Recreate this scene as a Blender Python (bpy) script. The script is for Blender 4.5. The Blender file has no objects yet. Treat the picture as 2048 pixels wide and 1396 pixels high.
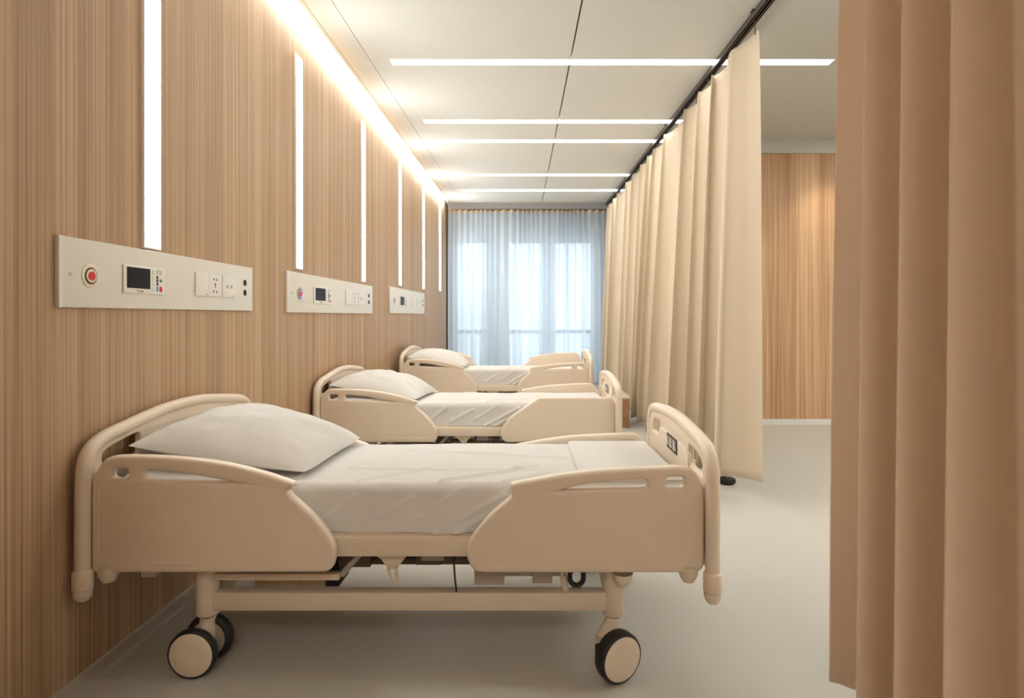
import bpy, bmesh, math, random
from mathutils import Vector, Matrix, noise
random.seed(7)
S = bpy.context.scene
C = S.collection
PI = math.pi
R = math.radians

# ------------------------------------------------------------------ materials
def new_mat(name):
    m = bpy.data.materials.new(name); m.use_nodes = True
    nt = m.node_tree
    return m, nt, nt.nodes['Principled BSDF']

def plain(name, col, rough=0.5, metal=0.0, var=0.04, scale=8.0, bump=0.0, bscale=200, spec=0.5):
    m, nt, b = new_mat(name)
    tc = nt.nodes.new('ShaderNodeTexCoord')
    n = nt.nodes.new('ShaderNodeTexNoise'); n.inputs['Scale'].default_value = scale; n.inputs['Detail'].default_value = 4
    nt.links.new(tc.outputs['Object'], n.inputs['Vector'])
    r = nt.nodes.new('ShaderNodeValToRGB')
    r.color_ramp.elements[0].position = 0.3; r.color_ramp.elements[1].position = 0.7
    r.color_ramp.elements[0].color = (*[c*(1-var) for c in col], 1)
    r.color_ramp.elements[1].color = (*[min(1, c*(1+var)) for c in col], 1)
    nt.links.new(n.outputs['Fac'], r.inputs['Fac']); nt.links.new(r.outputs['Color'], b.inputs['Base Color'])
    b.inputs['Roughness'].default_value = rough; b.inputs['Metallic'].default_value = metal
    b.inputs['Specular IOR Level'].default_value = spec
    if bump > 0:
        n2 = nt.nodes.new('ShaderNodeTexNoise'); n2.inputs['Scale'].default_value = bscale
        nt.links.new(tc.outputs['Object'], n2.inputs['Vector'])
        bp = nt.nodes.new('ShaderNodeBump'); bp.inputs['Strength'].default_value = bump; bp.inputs['Distance'].default_value = 0.002
        nt.links.new(n2.outputs['Fac'], bp.inputs['Height']); nt.links.new(bp.outputs['Normal'], b.inputs['Normal'])
    return m

def wood(name, axis, dark, light, dens=210.0):
    """straight vertical grain: fine streaks across `axis`, long along z"""
    m, nt, b = new_mat(name)
    tc = nt.nodes.new('ShaderNodeTexCoord')
    def streak(dn, zz, det):
        mp = nt.nodes.new('ShaderNodeMapping')
        mp.inputs['Scale'].default_value = (dn, 1.0, zz) if axis == 'x' else (1.0, dn, zz)
        n = nt.nodes.new('ShaderNodeTexNoise'); n.inputs['Scale'].default_value = 1.0
        n.inputs['Detail'].default_value = det; n.inputs['Roughness'].default_value = 0.6
        nt.links.new(tc.outputs['Object'], mp.inputs['Vector']); nt.links.new(mp.outputs['Vector'], n.inputs['Vector'])
        return n
    a = streak(dens, 0.55, 3); c = streak(dens*0.09, 0.12, 3)
    mx = nt.nodes.new('ShaderNodeMix'); mx.data_type = 'FLOAT'; mx.inputs[0].default_value = 0.35
    nt.links.new(a.outputs['Fac'], mx.inputs[2]); nt.links.new(c.outputs['Fac'], mx.inputs[3])
    r = nt.nodes.new('ShaderNodeValToRGB')
    e = r.color_ramp.elements
    e[0].position = 0.36; e[0].color = (*dark, 1); e[1].position = 0.62; e[1].color = (*light, 1)
    nt.links.new(mx.outputs[0], r.inputs['Fac']); nt.links.new(r.outputs['Color'], b.inputs['Base Color'])
    b.inputs['Roughness'].default_value = 0.5; b.inputs['Specular IOR Level'].default_value = 0.3
    bp = nt.nodes.new('ShaderNodeBump'); bp.inputs['Strength'].default_value = 0.15; bp.inputs['Distance'].default_value = 0.003
    nt.links.new(a.outputs['Fac'], bp.inputs['Height']); nt.links.new(bp.outputs['Normal'], b.inputs['Normal'])
    return m

def emis(name, col, st):
    m, nt, b = new_mat(name)
    b.inputs['Base Color'].default_value = (0.8, 0.8, 0.78, 1)
    b.inputs['Emission Color'].default_value = (*col, 1); b.inputs['Emission Strength'].default_value = st
    return m

def cloth(name, col, trans, rough=0.9, weave=500.0):
    m, nt, b = new_mat(name)
    tc = nt.nodes.new('ShaderNodeTexCoord')
    n = nt.nodes.new('ShaderNodeTexNoise'); n.inputs['Scale'].default_value = weave; n.inputs['Detail'].default_value = 2
    nt.links.new(tc.outputs['Object'], n.inputs['Vector'])
    bp = nt.nodes.new('ShaderNodeBump'); bp.inputs['Strength'].default_value = 0.12; bp.inputs['Distance'].default_value = 0.001
    nt.links.new(n.outputs['Fac'], bp.inputs['Height'])
    d = nt.nodes.new('ShaderNodeBsdfDiffuse'); d.inputs['Color'].default_value = (*col, 1); d.inputs['Roughness'].default_value = rough
    t = nt.nodes.new('ShaderNodeBsdfTranslucent'); t.inputs['Color'].default_value = (*col, 1)
    nt.links.new(bp.outputs['Normal'], d.inputs['Normal'])
    mx = nt.nodes.new('ShaderNodeMixShader'); mx.inputs[0].default_value = trans
    nt.links.new(d.outputs[0], mx.inputs[1]); nt.links.new(t.outputs[0], mx.inputs[2])
    nt.links.new(mx.outputs[0], nt.nodes['Material Output'].inputs['Surface'])
    nt.nodes.remove(b)
    return m

def sheer(name):
    m, nt, b = new_mat(name); nt.nodes.remove(b)
    tc = nt.nodes.new('ShaderNodeTexCoord')
    mp = nt.nodes.new('ShaderNodeMapping'); mp.inputs['Scale'].default_value = (9.0, 0.0, 0.12)
    n = nt.nodes.new('ShaderNodeTexNoise'); n.inputs['Scale'].default_value = 1.0; n.inputs['Detail'].default_value = 5
    n.inputs['Roughness'].default_value = 0.65
    nt.links.new(tc.outputs['Object'], mp.inputs['Vector']); nt.links.new(mp.outputs['Vector'], n.inputs['Vector'])
    mr = nt.nodes.new('ShaderNodeMapRange')
    mr.inputs['From Min'].default_value = 0.42; mr.inputs['From Max'].default_value = 0.60
    mr.inputs['To Min'].default_value = SHEER_T[0]; mr.inputs['To Max'].default_value = SHEER_T[1]
    nt.links.new(n.outputs['Fac'], mr.inputs['Value'])
    d = nt.nodes.new('ShaderNodeBsdfDiffuse'); d.inputs['Color'].default_value = (0.56, 0.62, 0.68, 1)
    t = nt.nodes.new('ShaderNodeBsdfTranslucent'); t.inputs['Color'].default_value = (0.80, 0.86, 0.92, 1)
    tr = nt.nodes.new('ShaderNodeBsdfTransparent')
    mx = nt.nodes.new('ShaderNodeMixShader'); mx.inputs[0].default_value = 0.5
    nt.links.new(d.outputs[0], mx.inputs[1]); nt.links.new(t.outputs[0], mx.inputs[2])
    m2 = nt.nodes.new('ShaderNodeMixShader')
    nt.links.new(mr.outputs['Result'], m2.inputs[0]); nt.links.new(mx.outputs[0], m2.inputs[1]); nt.links.new(tr.outputs[0], m2.inputs[2])
    nt.links.new(m2.outputs[0], nt.nodes['Material Output'].inputs['Surface'])
    return m

def glass_mat(name):
    m, nt, b = new_mat(name); nt.nodes.remove(b)
    g = nt.nodes.new('ShaderNodeBsdfGlossy'); g.inputs['Roughness'].default_value = 0.03
    tr = nt.nodes.new('ShaderNodeBsdfTransparent'); tr.inputs['Color'].default_value = (0.93, 0.96, 0.97, 1)
    mx = nt.nodes.new('ShaderNodeMixShader'); mx.inputs[0].default_value = 0.08
    nt.links.new(tr.outputs[0], mx.inputs[1]); nt.links.new(g.outputs[0], mx.inputs[2])
    nt.links.new(mx.outputs[0], nt.nodes['Material Output'].inputs['Surface'])
    return m

SHEER_T = (0.02, 0.24)
WARM = (0.97, 1.0, 0.98)
L_WALL, L_CEIL, L_COVE = 45.0, 13.0, 95.0
M = dict(
    wood_left=wood('wood_left', 'y', (0.31, 0.185, 0.10), (0.62, 0.43, 0.275)),
    wood_mid=wood('wood_mid', 'x', (0.38, 0.20, 0.10), (0.70, 0.46, 0.27), 85.0),
    ceil=plain('ceiling_paint', (0.62, 0.61, 0.57), 0.9, var=0.01),
    paint=plain('wall_paint', (0.66, 0.64, 0.62), 0.9, var=0.01),
    dark=plain('dark_gap', (0.05, 0.035, 0.025), 0.8),
    floor=plain('vinyl_floor', (0.53, 0.505, 0.455), 0.5, var=0.02, scale=1.5, spec=0.25),
    base=plain('white_baseboard', (0.78, 0.76, 0.73), 0.4),
    plastic=plain('cream_plastic', (0.78, 0.66, 0.53), 0.38, var=0.015),
    plastic2=plain('cream_enamel', (0.76, 0.64, 0.51), 0.35, var=0.015),
    sheet=cloth('white_cotton', (0.85, 0.83, 0.80), 0.12, weave=400),
    curtain=cloth('beige_curtain', (0.82, 0.72, 0.58), 0.18),
    curtain2=cloth('tan_curtain', (0.82, 0.67, 0.53), 0.12),
    net=plain('grey_net', (0.45, 0.40, 0.36), 0.8),
    rubber=plain('black_rubber', (0.012, 0.012, 0.012), 0.55),
    black=plain('black_screen', (0.004, 0.004, 0.005), 0.45, spec=0.2),
    steel=plain('steel', (0.55, 0.50, 0.45), 0.35, metal=0.9),
    chrome=plain('chrome', (0.72, 0.70, 0.68), 0.18, metal=1.0),
    track=plain('dark_aluminium', (0.10, 0.085, 0.075), 0.4, metal=0.4),
    panel=plain('ivory_panel', (0.80, 0.76, 0.68), 0.35, var=0.01),
    panel2=plain('ivory_plate', (0.84, 0.80, 0.74), 0.3, var=0.01),
    grey=plain('grey_plastic', (0.42, 0.36, 0.30), 0.5),
    red=plain('red_plastic', (0.62, 0.02, 0.025), 0.3),
    green=plain('green_key', (0.08, 0.33, 0.14), 0.4),
    blue=plain('blue_key', (0.10, 0.38, 0.62), 0.4),
    ink=plain('dark_ink', (0.03, 0.025, 0.02), 0.7),
    light_ink=plain('light_ink', (0.55, 0.52, 0.47), 0.6),
    brownwood=plain('brown_laminate', (0.36, 0.19, 0.10), 0.5, var=0.15, scale=20),
    wall_lamp=emis('wall_strip_glow', WARM, L_WALL),
    ceil_lamp=emis('ceiling_strip_glow', (0.97, 1.0, 0.97), L_CEIL),
    bay_fill=emis('bay_fill_glow', (0.98, 1.0, 0.94), 52.0),  # for the added bay strips, all out of view
    entrance_fill=emis('entrance_fill_glow', (0.98, 1.0, 0.94), 44.0),  # for the fill strips added behind the camera
    cove=emis('cove_glow', (0.97, 1.0, 0.95), L_COVE),
    sheer=sheer('sheer_voile'), glass=glass_mat('window_glass'),
    frame=plain('window_frame_paint', (0.55, 0.55, 0.55), 0.5),
    frosted=cloth('frosted_glass', (0.90, 0.94, 0.96), 0.9, weave=60),
    dark_metal=plain('dark_mechanism', (0.10, 0.075, 0.055), 0.6),
    brass=plain('pale_gold_trim', (0.66, 0.52, 0.33), 0.5),
)

# ------------------------------------------------------------------ mesh helpers
def finish(name, bm, mat, parent=None, origin=(0, 0, 0), smooth=35, loc=None):
    if any(origin):
        bmesh.ops.translate(bm, verts=bm.verts, vec=-Vector(origin))
    me = bpy.data.meshes.new(name)
    bm.normal_update(); bm.to_mesh(me); bm.free()
    return link(name, me, mat, parent, smooth, loc)

def link(name, me, mat, parent=None, smooth=35, loc=None):
    if smooth:
        for p in me.polygons: p.use_smooth = True
        me.set_sharp_from_angle(angle=R(smooth))
    for mt in (mat if isinstance(mat, (list, tuple)) else [mat]): me.materials.append(M[mt])
    o = bpy.data.objects.new(name, me); C.objects.link(o)
    if parent: o.parent = parent
    if loc: o.location = loc
    return o

def box(bm, x0, x1, y0, y1, z0, z1, bev=0.0, seg=2):
    r = bmesh.ops.create_cube(bm, size=1.0)
    vs = r['verts']
    for v in vs:
        v.co = Vector(((x0+x1)/2 + v.co.x*(x1-x0), (y0+y1)/2 + v.co.y*(y1-y0), (z0+z1)/2 + v.co.z*(z1-z0)))
    if bev > 0:
        es = list({e for v in vs for e in v.link_edges})
        bmesh.ops.bevel(bm, geom=es, offset=bev, segments=seg, affect='EDGES', profile=0.5)
    return bm

def BX(*a, **k):
    return box(bmesh.new(), *a, **k)

def cyl(bm, p0, p1, r0, r1=None, n=24, cap=True):
    p0 = Vector(p0); p1 = Vector(p1); r1 = r0 if r1 is None else r1
    d = (p1-p0); L = d.length
    q = d.to_track_quat('Z', 'Y').to_matrix().to_4x4()
    mt = Matrix.Translation((p0+p1)/2) @ q
    bmesh.ops.create_cone(bm, cap_ends=cap, cap_tris=False, segments=n, radius1=r0, radius2=r1, depth=L, matrix=mt)
    return bm

def lathe(bm, prof, origin, axis, n=40):
    """prof: list of (radius, distance along axis)"""
    q = Vector(axis).normalized().to_track_quat('Z', 'Y')
    o = Vector(origin); rings = []
    for r, h in prof:
        if r < 1e-6:
            rings.append([bm.verts.new(o + q @ Vector((0, 0, h)))])
        else:
            rings.append([bm.verts.new(o + q @ Vector((r*math.cos(2*PI*k/n), r*math.sin(2*PI*k/n), h))) for k in range(n)])
    for a, b in zip(rings, rings[1:]):
        for k in range(n):
            k2 = (k+1) % n
            if len(a) == 1 and len(b) == 1: continue
            if len(a) == 1: bm.faces.new((a[0], b[k2], b[k]))
            elif len(b) == 1: bm.faces.new((a[k], a[k2], b[0]))
            else: bm.faces.new((a[k], a[k2], b[k2], b[k]))
    bmesh.ops.recalc_face_normals(bm, faces=bm.faces)
    return bm

def tube(bm, pts, r, n=12, cap=True):
    pts = [Vector(p) for p in pts]
    rings = []; up = None
    for i, p in enumerate(pts):
        t = (pts[min(i+1, len(pts)-1)] - pts[max(i-1, 0)]).normalized()
        if up is None:
            up = Vector((0, 0, 1)) if abs(t.z) < 0.9 else Vector((1, 0, 0))
        u = (up - t*up.dot(t)).normalized(); w = t.cross(u); up = u
        rr = r[i] if isinstance(r, (list, tuple)) else r
        rings.append([bm.verts.new(p + u*rr*math.cos(2*PI*k/n) + w*rr*math.sin(2*PI*k/n)) for k in range(n)])
    for a, b in zip(rings, rings[1:]):
        for k in range(n):
            bm.faces.new((a[k], a[(k+1) % n], b[(k+1) % n], b[k]))
    if cap:
        bm.faces.new(rings[0][::-1]); bm.faces.new(rings[-1])
    bmesh.ops.recalc_face_normals(bm, faces=bm.faces)
    return bm

def spline(pts, sub=5, closed=True):
    """Catmull-Rom through pts; a point with a third value True is a sharp corner"""
    n = len(pts); out = []
    P = [Vector((p[0], p[1])) for p in pts]; sh = [len(p) > 2 and p[2] for p in pts]
    rng = range(n) if closed else range(n-1)
    for i in rng:
        p1, p2 = P[i], P[(i+1) % n]
        p0 = P[i-1] if (closed or i > 0) else p1
        p3 = P[(i+2) % n] if (closed or i+2 < n) else p2
        L = (p2-p1).length
        def tang(a, b, c, s):
            if s: return (p2-p1)*0.9
            d = (c-a)
            return d.normalized()*min(L, d.length*0.5) if d.length > 1e-9 else d
        m1 = tang(p0, p1, p2, sh[i]); m2 = tang(p1, p2, p3, sh[(i+1) % n])
        for k in range(sub):
            t = k/sub; t2 = t*t; t3 = t2*t
            out.append((2*t3-3*t2+1)*p1 + (t3-2*t2+t)*m1 + (-2*t3+3*t2)*p2 + (t3-t2)*m2)
    if not closed: out.append(P[-1])
    return [(v.x, v.y) for v in out]

def rrect(u0, u1, v0, v1, r, n=5):
    out = []
    for cx, cy, a0 in ((u1-r, v1-r, 0), (u0+r, v1-r, 90), (u0+r, v0+r, 180), (u1-r, v0+r, 270)):
        for k in range(n+1):
            a = R(a0 + 90*k/n); out.append((cx + r*math.cos(a), cy + r*math.sin(a)))
    return out

def plate(loops, thick, bev, fn):
    """outer loop + holes, extruded with rounded edges; fn maps (u, v, w) to a 3D point. returns bmesh"""
    cu = bpy.data.curves.new('outline', 'CURVE'); cu.dimensions = '2D'; cu.fill_mode = 'BOTH'
    cu.extrude = max(thick/2 - bev, 1e-4); cu.bevel_depth = bev; cu.bevel_resolution = 3; cu.offset = -bev
    for lp in loops:
        s = cu.splines.new('POLY'); s.points.add(len(lp)-1)
        for p, q in zip(s.points, lp): p.co = (q[0], q[1], 0, 1)
        s.use_cyclic_u = True
    o = bpy.data.objects.new('outline', cu); C.objects.link(o)
    dg = bpy.context.evaluated_depsgraph_get(); dg.update()
    me = bpy.data.meshes.new_from_object(o.evaluated_get(dg))
    bpy.data.objects.remove(o); bpy.data.curves.remove(cu)
    bm = bmesh.new(); bm.from_mesh(me); bpy.data.meshes.remove(me)
    for v in bm.verts: v.co = Vector(fn(v.co.x, v.co.y, v.co.z))
    bmesh.ops.remove_doubles(bm, verts=bm.verts, dist=1e-5)
    bmesh.ops.recalc_face_normals(bm, faces=bm.faces)
    return bm

def text_mesh(name, s, size, fn, mat, parent):
    cu = bpy.data.curves.new('lettering', 'FONT'); cu.body = s; cu.size = size; cu.extrude = 0.0004
    o = bpy.data.objects.new('lettering', cu); C.objects.link(o)
    dg = bpy.context.evaluated_depsgraph_get(); dg.update()
    me = bpy.data.meshes.new_from_object(o.evaluated_get(dg))
    bpy.data.objects.remove(o); bpy.data.curves.remove(cu)
    bm = bmesh.new(); bm.from_mesh(me); bpy.data.meshes.remove(me)
    for v in bm.verts: v.co = Vector(fn(v.co.x, v.co.y, v.co.z))
    return finish(name, bm, mat, parent, smooth=0)

def empty(name, loc):
    o = bpy.data.objects.new(name, None); C.objects.link(o); o.location = loc; o.empty_display_size = 0.1
    return o

def tag(o, label, cat, group=None):
    o['label'] = label; o['category'] = cat
    if group: o['group'] = group
    return o

def struct(o):
    o['kind'] = 'structure'; return o

def copy_tree(o, parent=None):
    c = o.copy(); C.objects.link(c)
    if parent: c.parent = parent
    for ch in list(o.children): copy_tree(ch, c)
    return c

# ------------------------------------------------------------------ the setting
CAMZ = 1.225
CZ = 3.22            # ceiling
WX = -1.55           # left wall face
F = 1182.0           # focal length in pixels at 2048 wide

struct(finish('floor', BX(-1.8, 5.2, -3.2, 11.2, -0.1, 0.0), 'floor'))
struct(finish('wall_left', BX(-1.75, WX, -3.0, 10.66, 0, 3.45), 'wood_left'))
struct(finish('shade_block', BX(-1.75, -0.95, -3.0, 1.0, 0, CZ), 'wood_left', smooth=0))  # unseen block added to keep the entrance strips off the lower left wall
struct(finish('wall_rear', BX(-1.75, 5.2, -3.2, -3.0, 0, 3.6), 'wood_mid'))
struct(finish('wall_right', BX(5.0, 5.2, -3.0, 6.9, 0, 3.6), 'paint'))

# ceiling boards with real joints between them
bm = bmesh.new()
def ceil_board(xa0, xa1, xb0, xb1, y0=-3.0, y1=10.36, z0=CZ, z1=CZ+0.05):
    """x range (xa0..xa1) at y0 and (xb0..xb1) at y1"""
    v = [bm.verts.new(p) for p in ((xa0, y0, z0), (xa1, y0, z0), (xb1, y1, z0), (xb0, y1, z0),
                                   (xa0, y0, z1), (xa1, y0, z1), (xb1, y1, z1), (xb0, y1, z1))]
    for f in ((0, 1, 2, 3), (4, 7, 6, 5), (0, 4, 5, 1), (1, 5, 6, 2), (2, 6, 7, 3), (3, 7, 4, 0)):
        bm.faces.new([v[i] for i in f])
sk = lambda y: 0.315 - (y-3.73)*0.0222          # slightly skewed middle joint
g = 0.006
ceil_board(-1.485, -1.463-.002, -1.485, -1.447-.002)
ceil_board(-1.463+.002, -1.30-.002, -1.447+.002, -1.24-.002)
ceil_board(-1.30+.002, sk(-3)-g, -1.24+.002, sk(10.36)-g)
ceil_board(sk(-3)+g, 5.0, sk(10.36)+g, 5.0)
bmesh.ops.recalc_face_normals(bm, faces=bm.faces)
struct(finish('ceiling', bm, 'ceil', smooth=0))
struct(finish('trim_1', BX(-1.486, 5.2, -3.0, 10.36, CZ+0.051, CZ+0.075), 'dark', smooth=0))       # backing seen in the joints
struct(finish('trim_2', BX(-1.8, 5.2, -3.2, 11.2, 3.60, 3.7), 'paint', smooth=0))                  # slab above
struct(finish('trim_3', BX(-1.75, -1.486, -3.0, 10.36, CZ+0.09, CZ+0.13), 'ceil', smooth=0))       # lid of the cove slot
struct(finish('trim_4', BX(-0.9, 1.9, 10.345, 10.362, CZ-0.004, CZ+0.018), 'brass', smooth=0))     # pale edge bead
struct(finish('trim_5', BX(WX, -1.53, 10.62, 10.70, 0, CZ+0.02), 'dark', smooth=0))                # dark corner strip
struct(finish('trim_6', BX(-1.486, 1.95, 10.362, 10.38, CZ-0.001, CZ+0.3), 'ceil', smooth=0))      # pocket front

# far wall with three window openings
WIN = [(-1.42, -0.80), (-0.47, 0.24), (0.34, 1.12)]
WZ0, WZ1 = 0.12, 2.61
bm = bmesh.new(); x = -1.75
for a, b in WIN:
    box(bm, x, a, 10.78, 11.0, 0, 3.6); box(bm, a, b, 10.78, 11.0, 0, WZ0); box(bm, a, b, 10.78, 11.0, WZ1, 3.6); x = b
box(bm, x, 2.2, 10.78, 11.0, 0, 3.6)
struct(finish('wall_far', bm, 'paint', smooth=0))
for i, (a, b) in enumerate(WIN):
    w = struct(empty('window_%d' % (i+1), ((a+b)/2, 10.86, WZ0)))
    o = ((a+b)/2, 10.86, WZ0)
    f = bmesh.new()
    for q in ((a, a+.05, WZ0, WZ1), (b-.05, b, WZ0, WZ1), (a, b, WZ0, WZ0+.05), (a, b, WZ1-.05, WZ1)):
        box(f, q[0], q[1], 10.83, 10.89, q[2], q[3])
    finish('window_frame', f, 'frame', w, o, 0)
    box(f_ := bmesh.new(), a, b, 10.835, 10.885, 0.91, 0.97); finish('transom', f_, 'frame', w, o, 0)
    finish('pane', BX(a+.04, b-.04, 10.855, 10.863, .965, WZ1-.04), 'glass', w, o, 0)
    finish('frosted_pane', BX(a+.04, b-.04, 10.855, 10.863, WZ0+.04, .915), 'frosted', w, o, 0)

# inner block behind the long curtain: wood front, painted side
BY = 6.68
struct(finish('wall_middle', BX(1.95, 5.0, BY, BY+.22, 0.06, 3.06), 'wood_mid'))
struct(finish('wall_inner', BX(1.97, 2.2, BY+.22, 10.78, 0, 3.6), 'paint'))
struct(finish('trim_7', BX(1.93, 5.0, BY-.012, BY+.22, 3.063, CZ), 'ceil', smooth=0))
struct(finish('baseboard_middle', BX(1.94, 5.0, BY-.012, BY+.2, 0.0, 0.06), 'base'))

# ------------------------------------------------------------------ lights
wl = [(2.395, 1.501, 3.05), (3.905, 1.539, 2.933), (5.39, 1.544, 2.985), (6.875, 1.586, 3.03), (8.36, 1.614, 3.09), (9.845, 1.65, 3.13)]
names = ['above the nearest panel', 'above the left end of the middle panel',
         'above the right end of the middle panel', 'above the left end of the farthest panel',
         'above the right end of the farthest panel', 'beside the window curtain']
for (y, z0, z1), nm in zip(wl, names):
    r = tag(empty('wall_light', (WX, y, z0)), 'glowing vertical light strip on the wood wall, ' + nm, 'wall light', 'vertical light strips on the wood wall')
    o = (WX, y, z0)
    hb = bmesh.new()
    for q in ((y-.056, y-.049, z0, z1), (y+.049, y+.056, z0, z1)): box(hb, WX, WX+.012, q[0], q[1], q[2], q[3])
    for q in ((z0-.006, z0), (z1, z1+.006)): box(hb, WX, WX+.012, y-.056, y+.056, q[0], q[1])
    finish('housing', hb, 'panel2', r, o, 0)
    finish('diffuser', BX(WX, WX+.009, y-.049, y+.049, z0, z1), 'wall_lamp', r, o, 0)

cl = [(4.63, 2.34, 'long glowing ceiling strip crossing the curtain track, frontmost in view'),
      (6.04, 1.92, 'glowing ceiling strip second from the camera, front one of the middle pair'),
      (6.72, 1.92, 'glowing ceiling strip third from the camera, back one of the middle pair'),
      (8.33, 1.90, 'glowing ceiling strip fourth from the camera, front one of the far pair'),
      (9.35, 1.90, 'glowing ceiling strip farthest from the camera, closest to the window curtain')]
cl = [(y, -1.105, x1, lb) for y, x1, lb in cl] + [
      (3.30, -1.105, 2.34, 'added unseen ceiling strip above the gap between the nearest and the middle bed'),  # added just out of view to brighten the nearest bedding and floor
      (-2.6, -0.45, 1.0, 'added unseen fill strip at the entrance end of the ward, closest to the rear wall'),  # three fill strips added behind the camera to light the near rails
      (-2.1, -0.45, 1.0, 'added unseen fill strip at the entrance end of the ward, middle one of three'),
      (-1.6, -0.45, 1.0, 'added unseen fill strip at the entrance end of the ward, farthest from the rear wall'),
      (1.9, 2.75, 4.75, 'added unseen fill strip in the middle of the bay beyond the closest curtain'),  # this and the other bay strips are added, hidden, to brighten the bay
      (4.3, 3.35, 4.85, 'added unseen fill strip at the back of the bay beyond the closest curtain'),
      (5.3, 3.45, 4.85, 'short added unseen fill strip before the wood wall of the bay'),
      (3.2, 2.75, 4.75, 'added unseen fill strip over the bay beyond the closest curtain'),
      (0.6, 2.75, 4.75, 'added unseen fill strip at the near end of the bay beyond the closest curtain')]
for y, x0, x1, lb in cl:
    r = tag(empty('ceiling_light', ((x0+x1)/2, y, CZ)), lb, 'ceiling light', 'light strips across the ceiling')
    o = ((x0+x1)/2, y, CZ)
    hb = bmesh.new()
    for q in ((x0, x1, y-.056, y-.050), (x0, x1, y+.050, y+.056), (x0-.006, x0, y-.056, y+.056), (x1, x1+.006, y-.056, y+.056)):
        box(hb, q[0], q[1], q[2], q[3], CZ-.008, CZ)
    finish('housing', hb, 'panel2', r, o, 0)
    finish('diffuser', BX(x0, x1, y-.050, y+.050, CZ-.006, CZ), 'bay_fill' if x0 > 2 else 'entrance_fill' if y < 0 else 'ceil_lamp', r, o, 0)

r = tag(empty('cove_light', (-1.52, 5.4, CZ+.06)), 'continuous glowing cove light in the slot between the wood wall and the ceiling', 'cove light')
finish('housing', BX(-1.55, -1.49, 1.6, 10.33, CZ+.064, CZ+.088), 'panel2', r, (-1.52, 5.4, CZ+.06), 0)
finish('diffuser', BX(-1.4905, -1.4862, 1.62, 10.32, CZ+.006, CZ+.060), 'cove', r, (-1.52, 5.4, CZ+.06), 0)

r = tag(empty('downlight', (3.30, 6.18, CZ)), 'small round downlight in the ceiling before the wood wall beyond the curtains', 'downlight')
finish('bezel', lathe(bmesh.new(), [(.045, 0), (.045, .006), (.06, .006), (.062, 0)], (3.30, 6.18, CZ), (0, 0, -1)), 'panel2', r, (3.30, 6.18, CZ))
finish('lens', lathe(bmesh.new(), [(0, .003), (.045, .003), (.045, 0)], (3.30, 6.18, CZ), (0, 0, -1)), 'ceil_lamp', r, (3.30, 6.18, CZ))
ld = bpy.data.lights.new('downlight_lamp', 'SPOT'); ld.energy = 40; ld.spot_size = R(75); ld.spot_blend = 0.8; ld.color = (1, 0.85, 0.62); ld.shadow_soft_size = 0.04
lo = bpy.data.objects.new('downlight_lamp', ld); C.objects.link(lo); lo.location = (3.30, 6.18, CZ-.03); lo.rotation_euler = (R(12), 0, 0)

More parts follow.
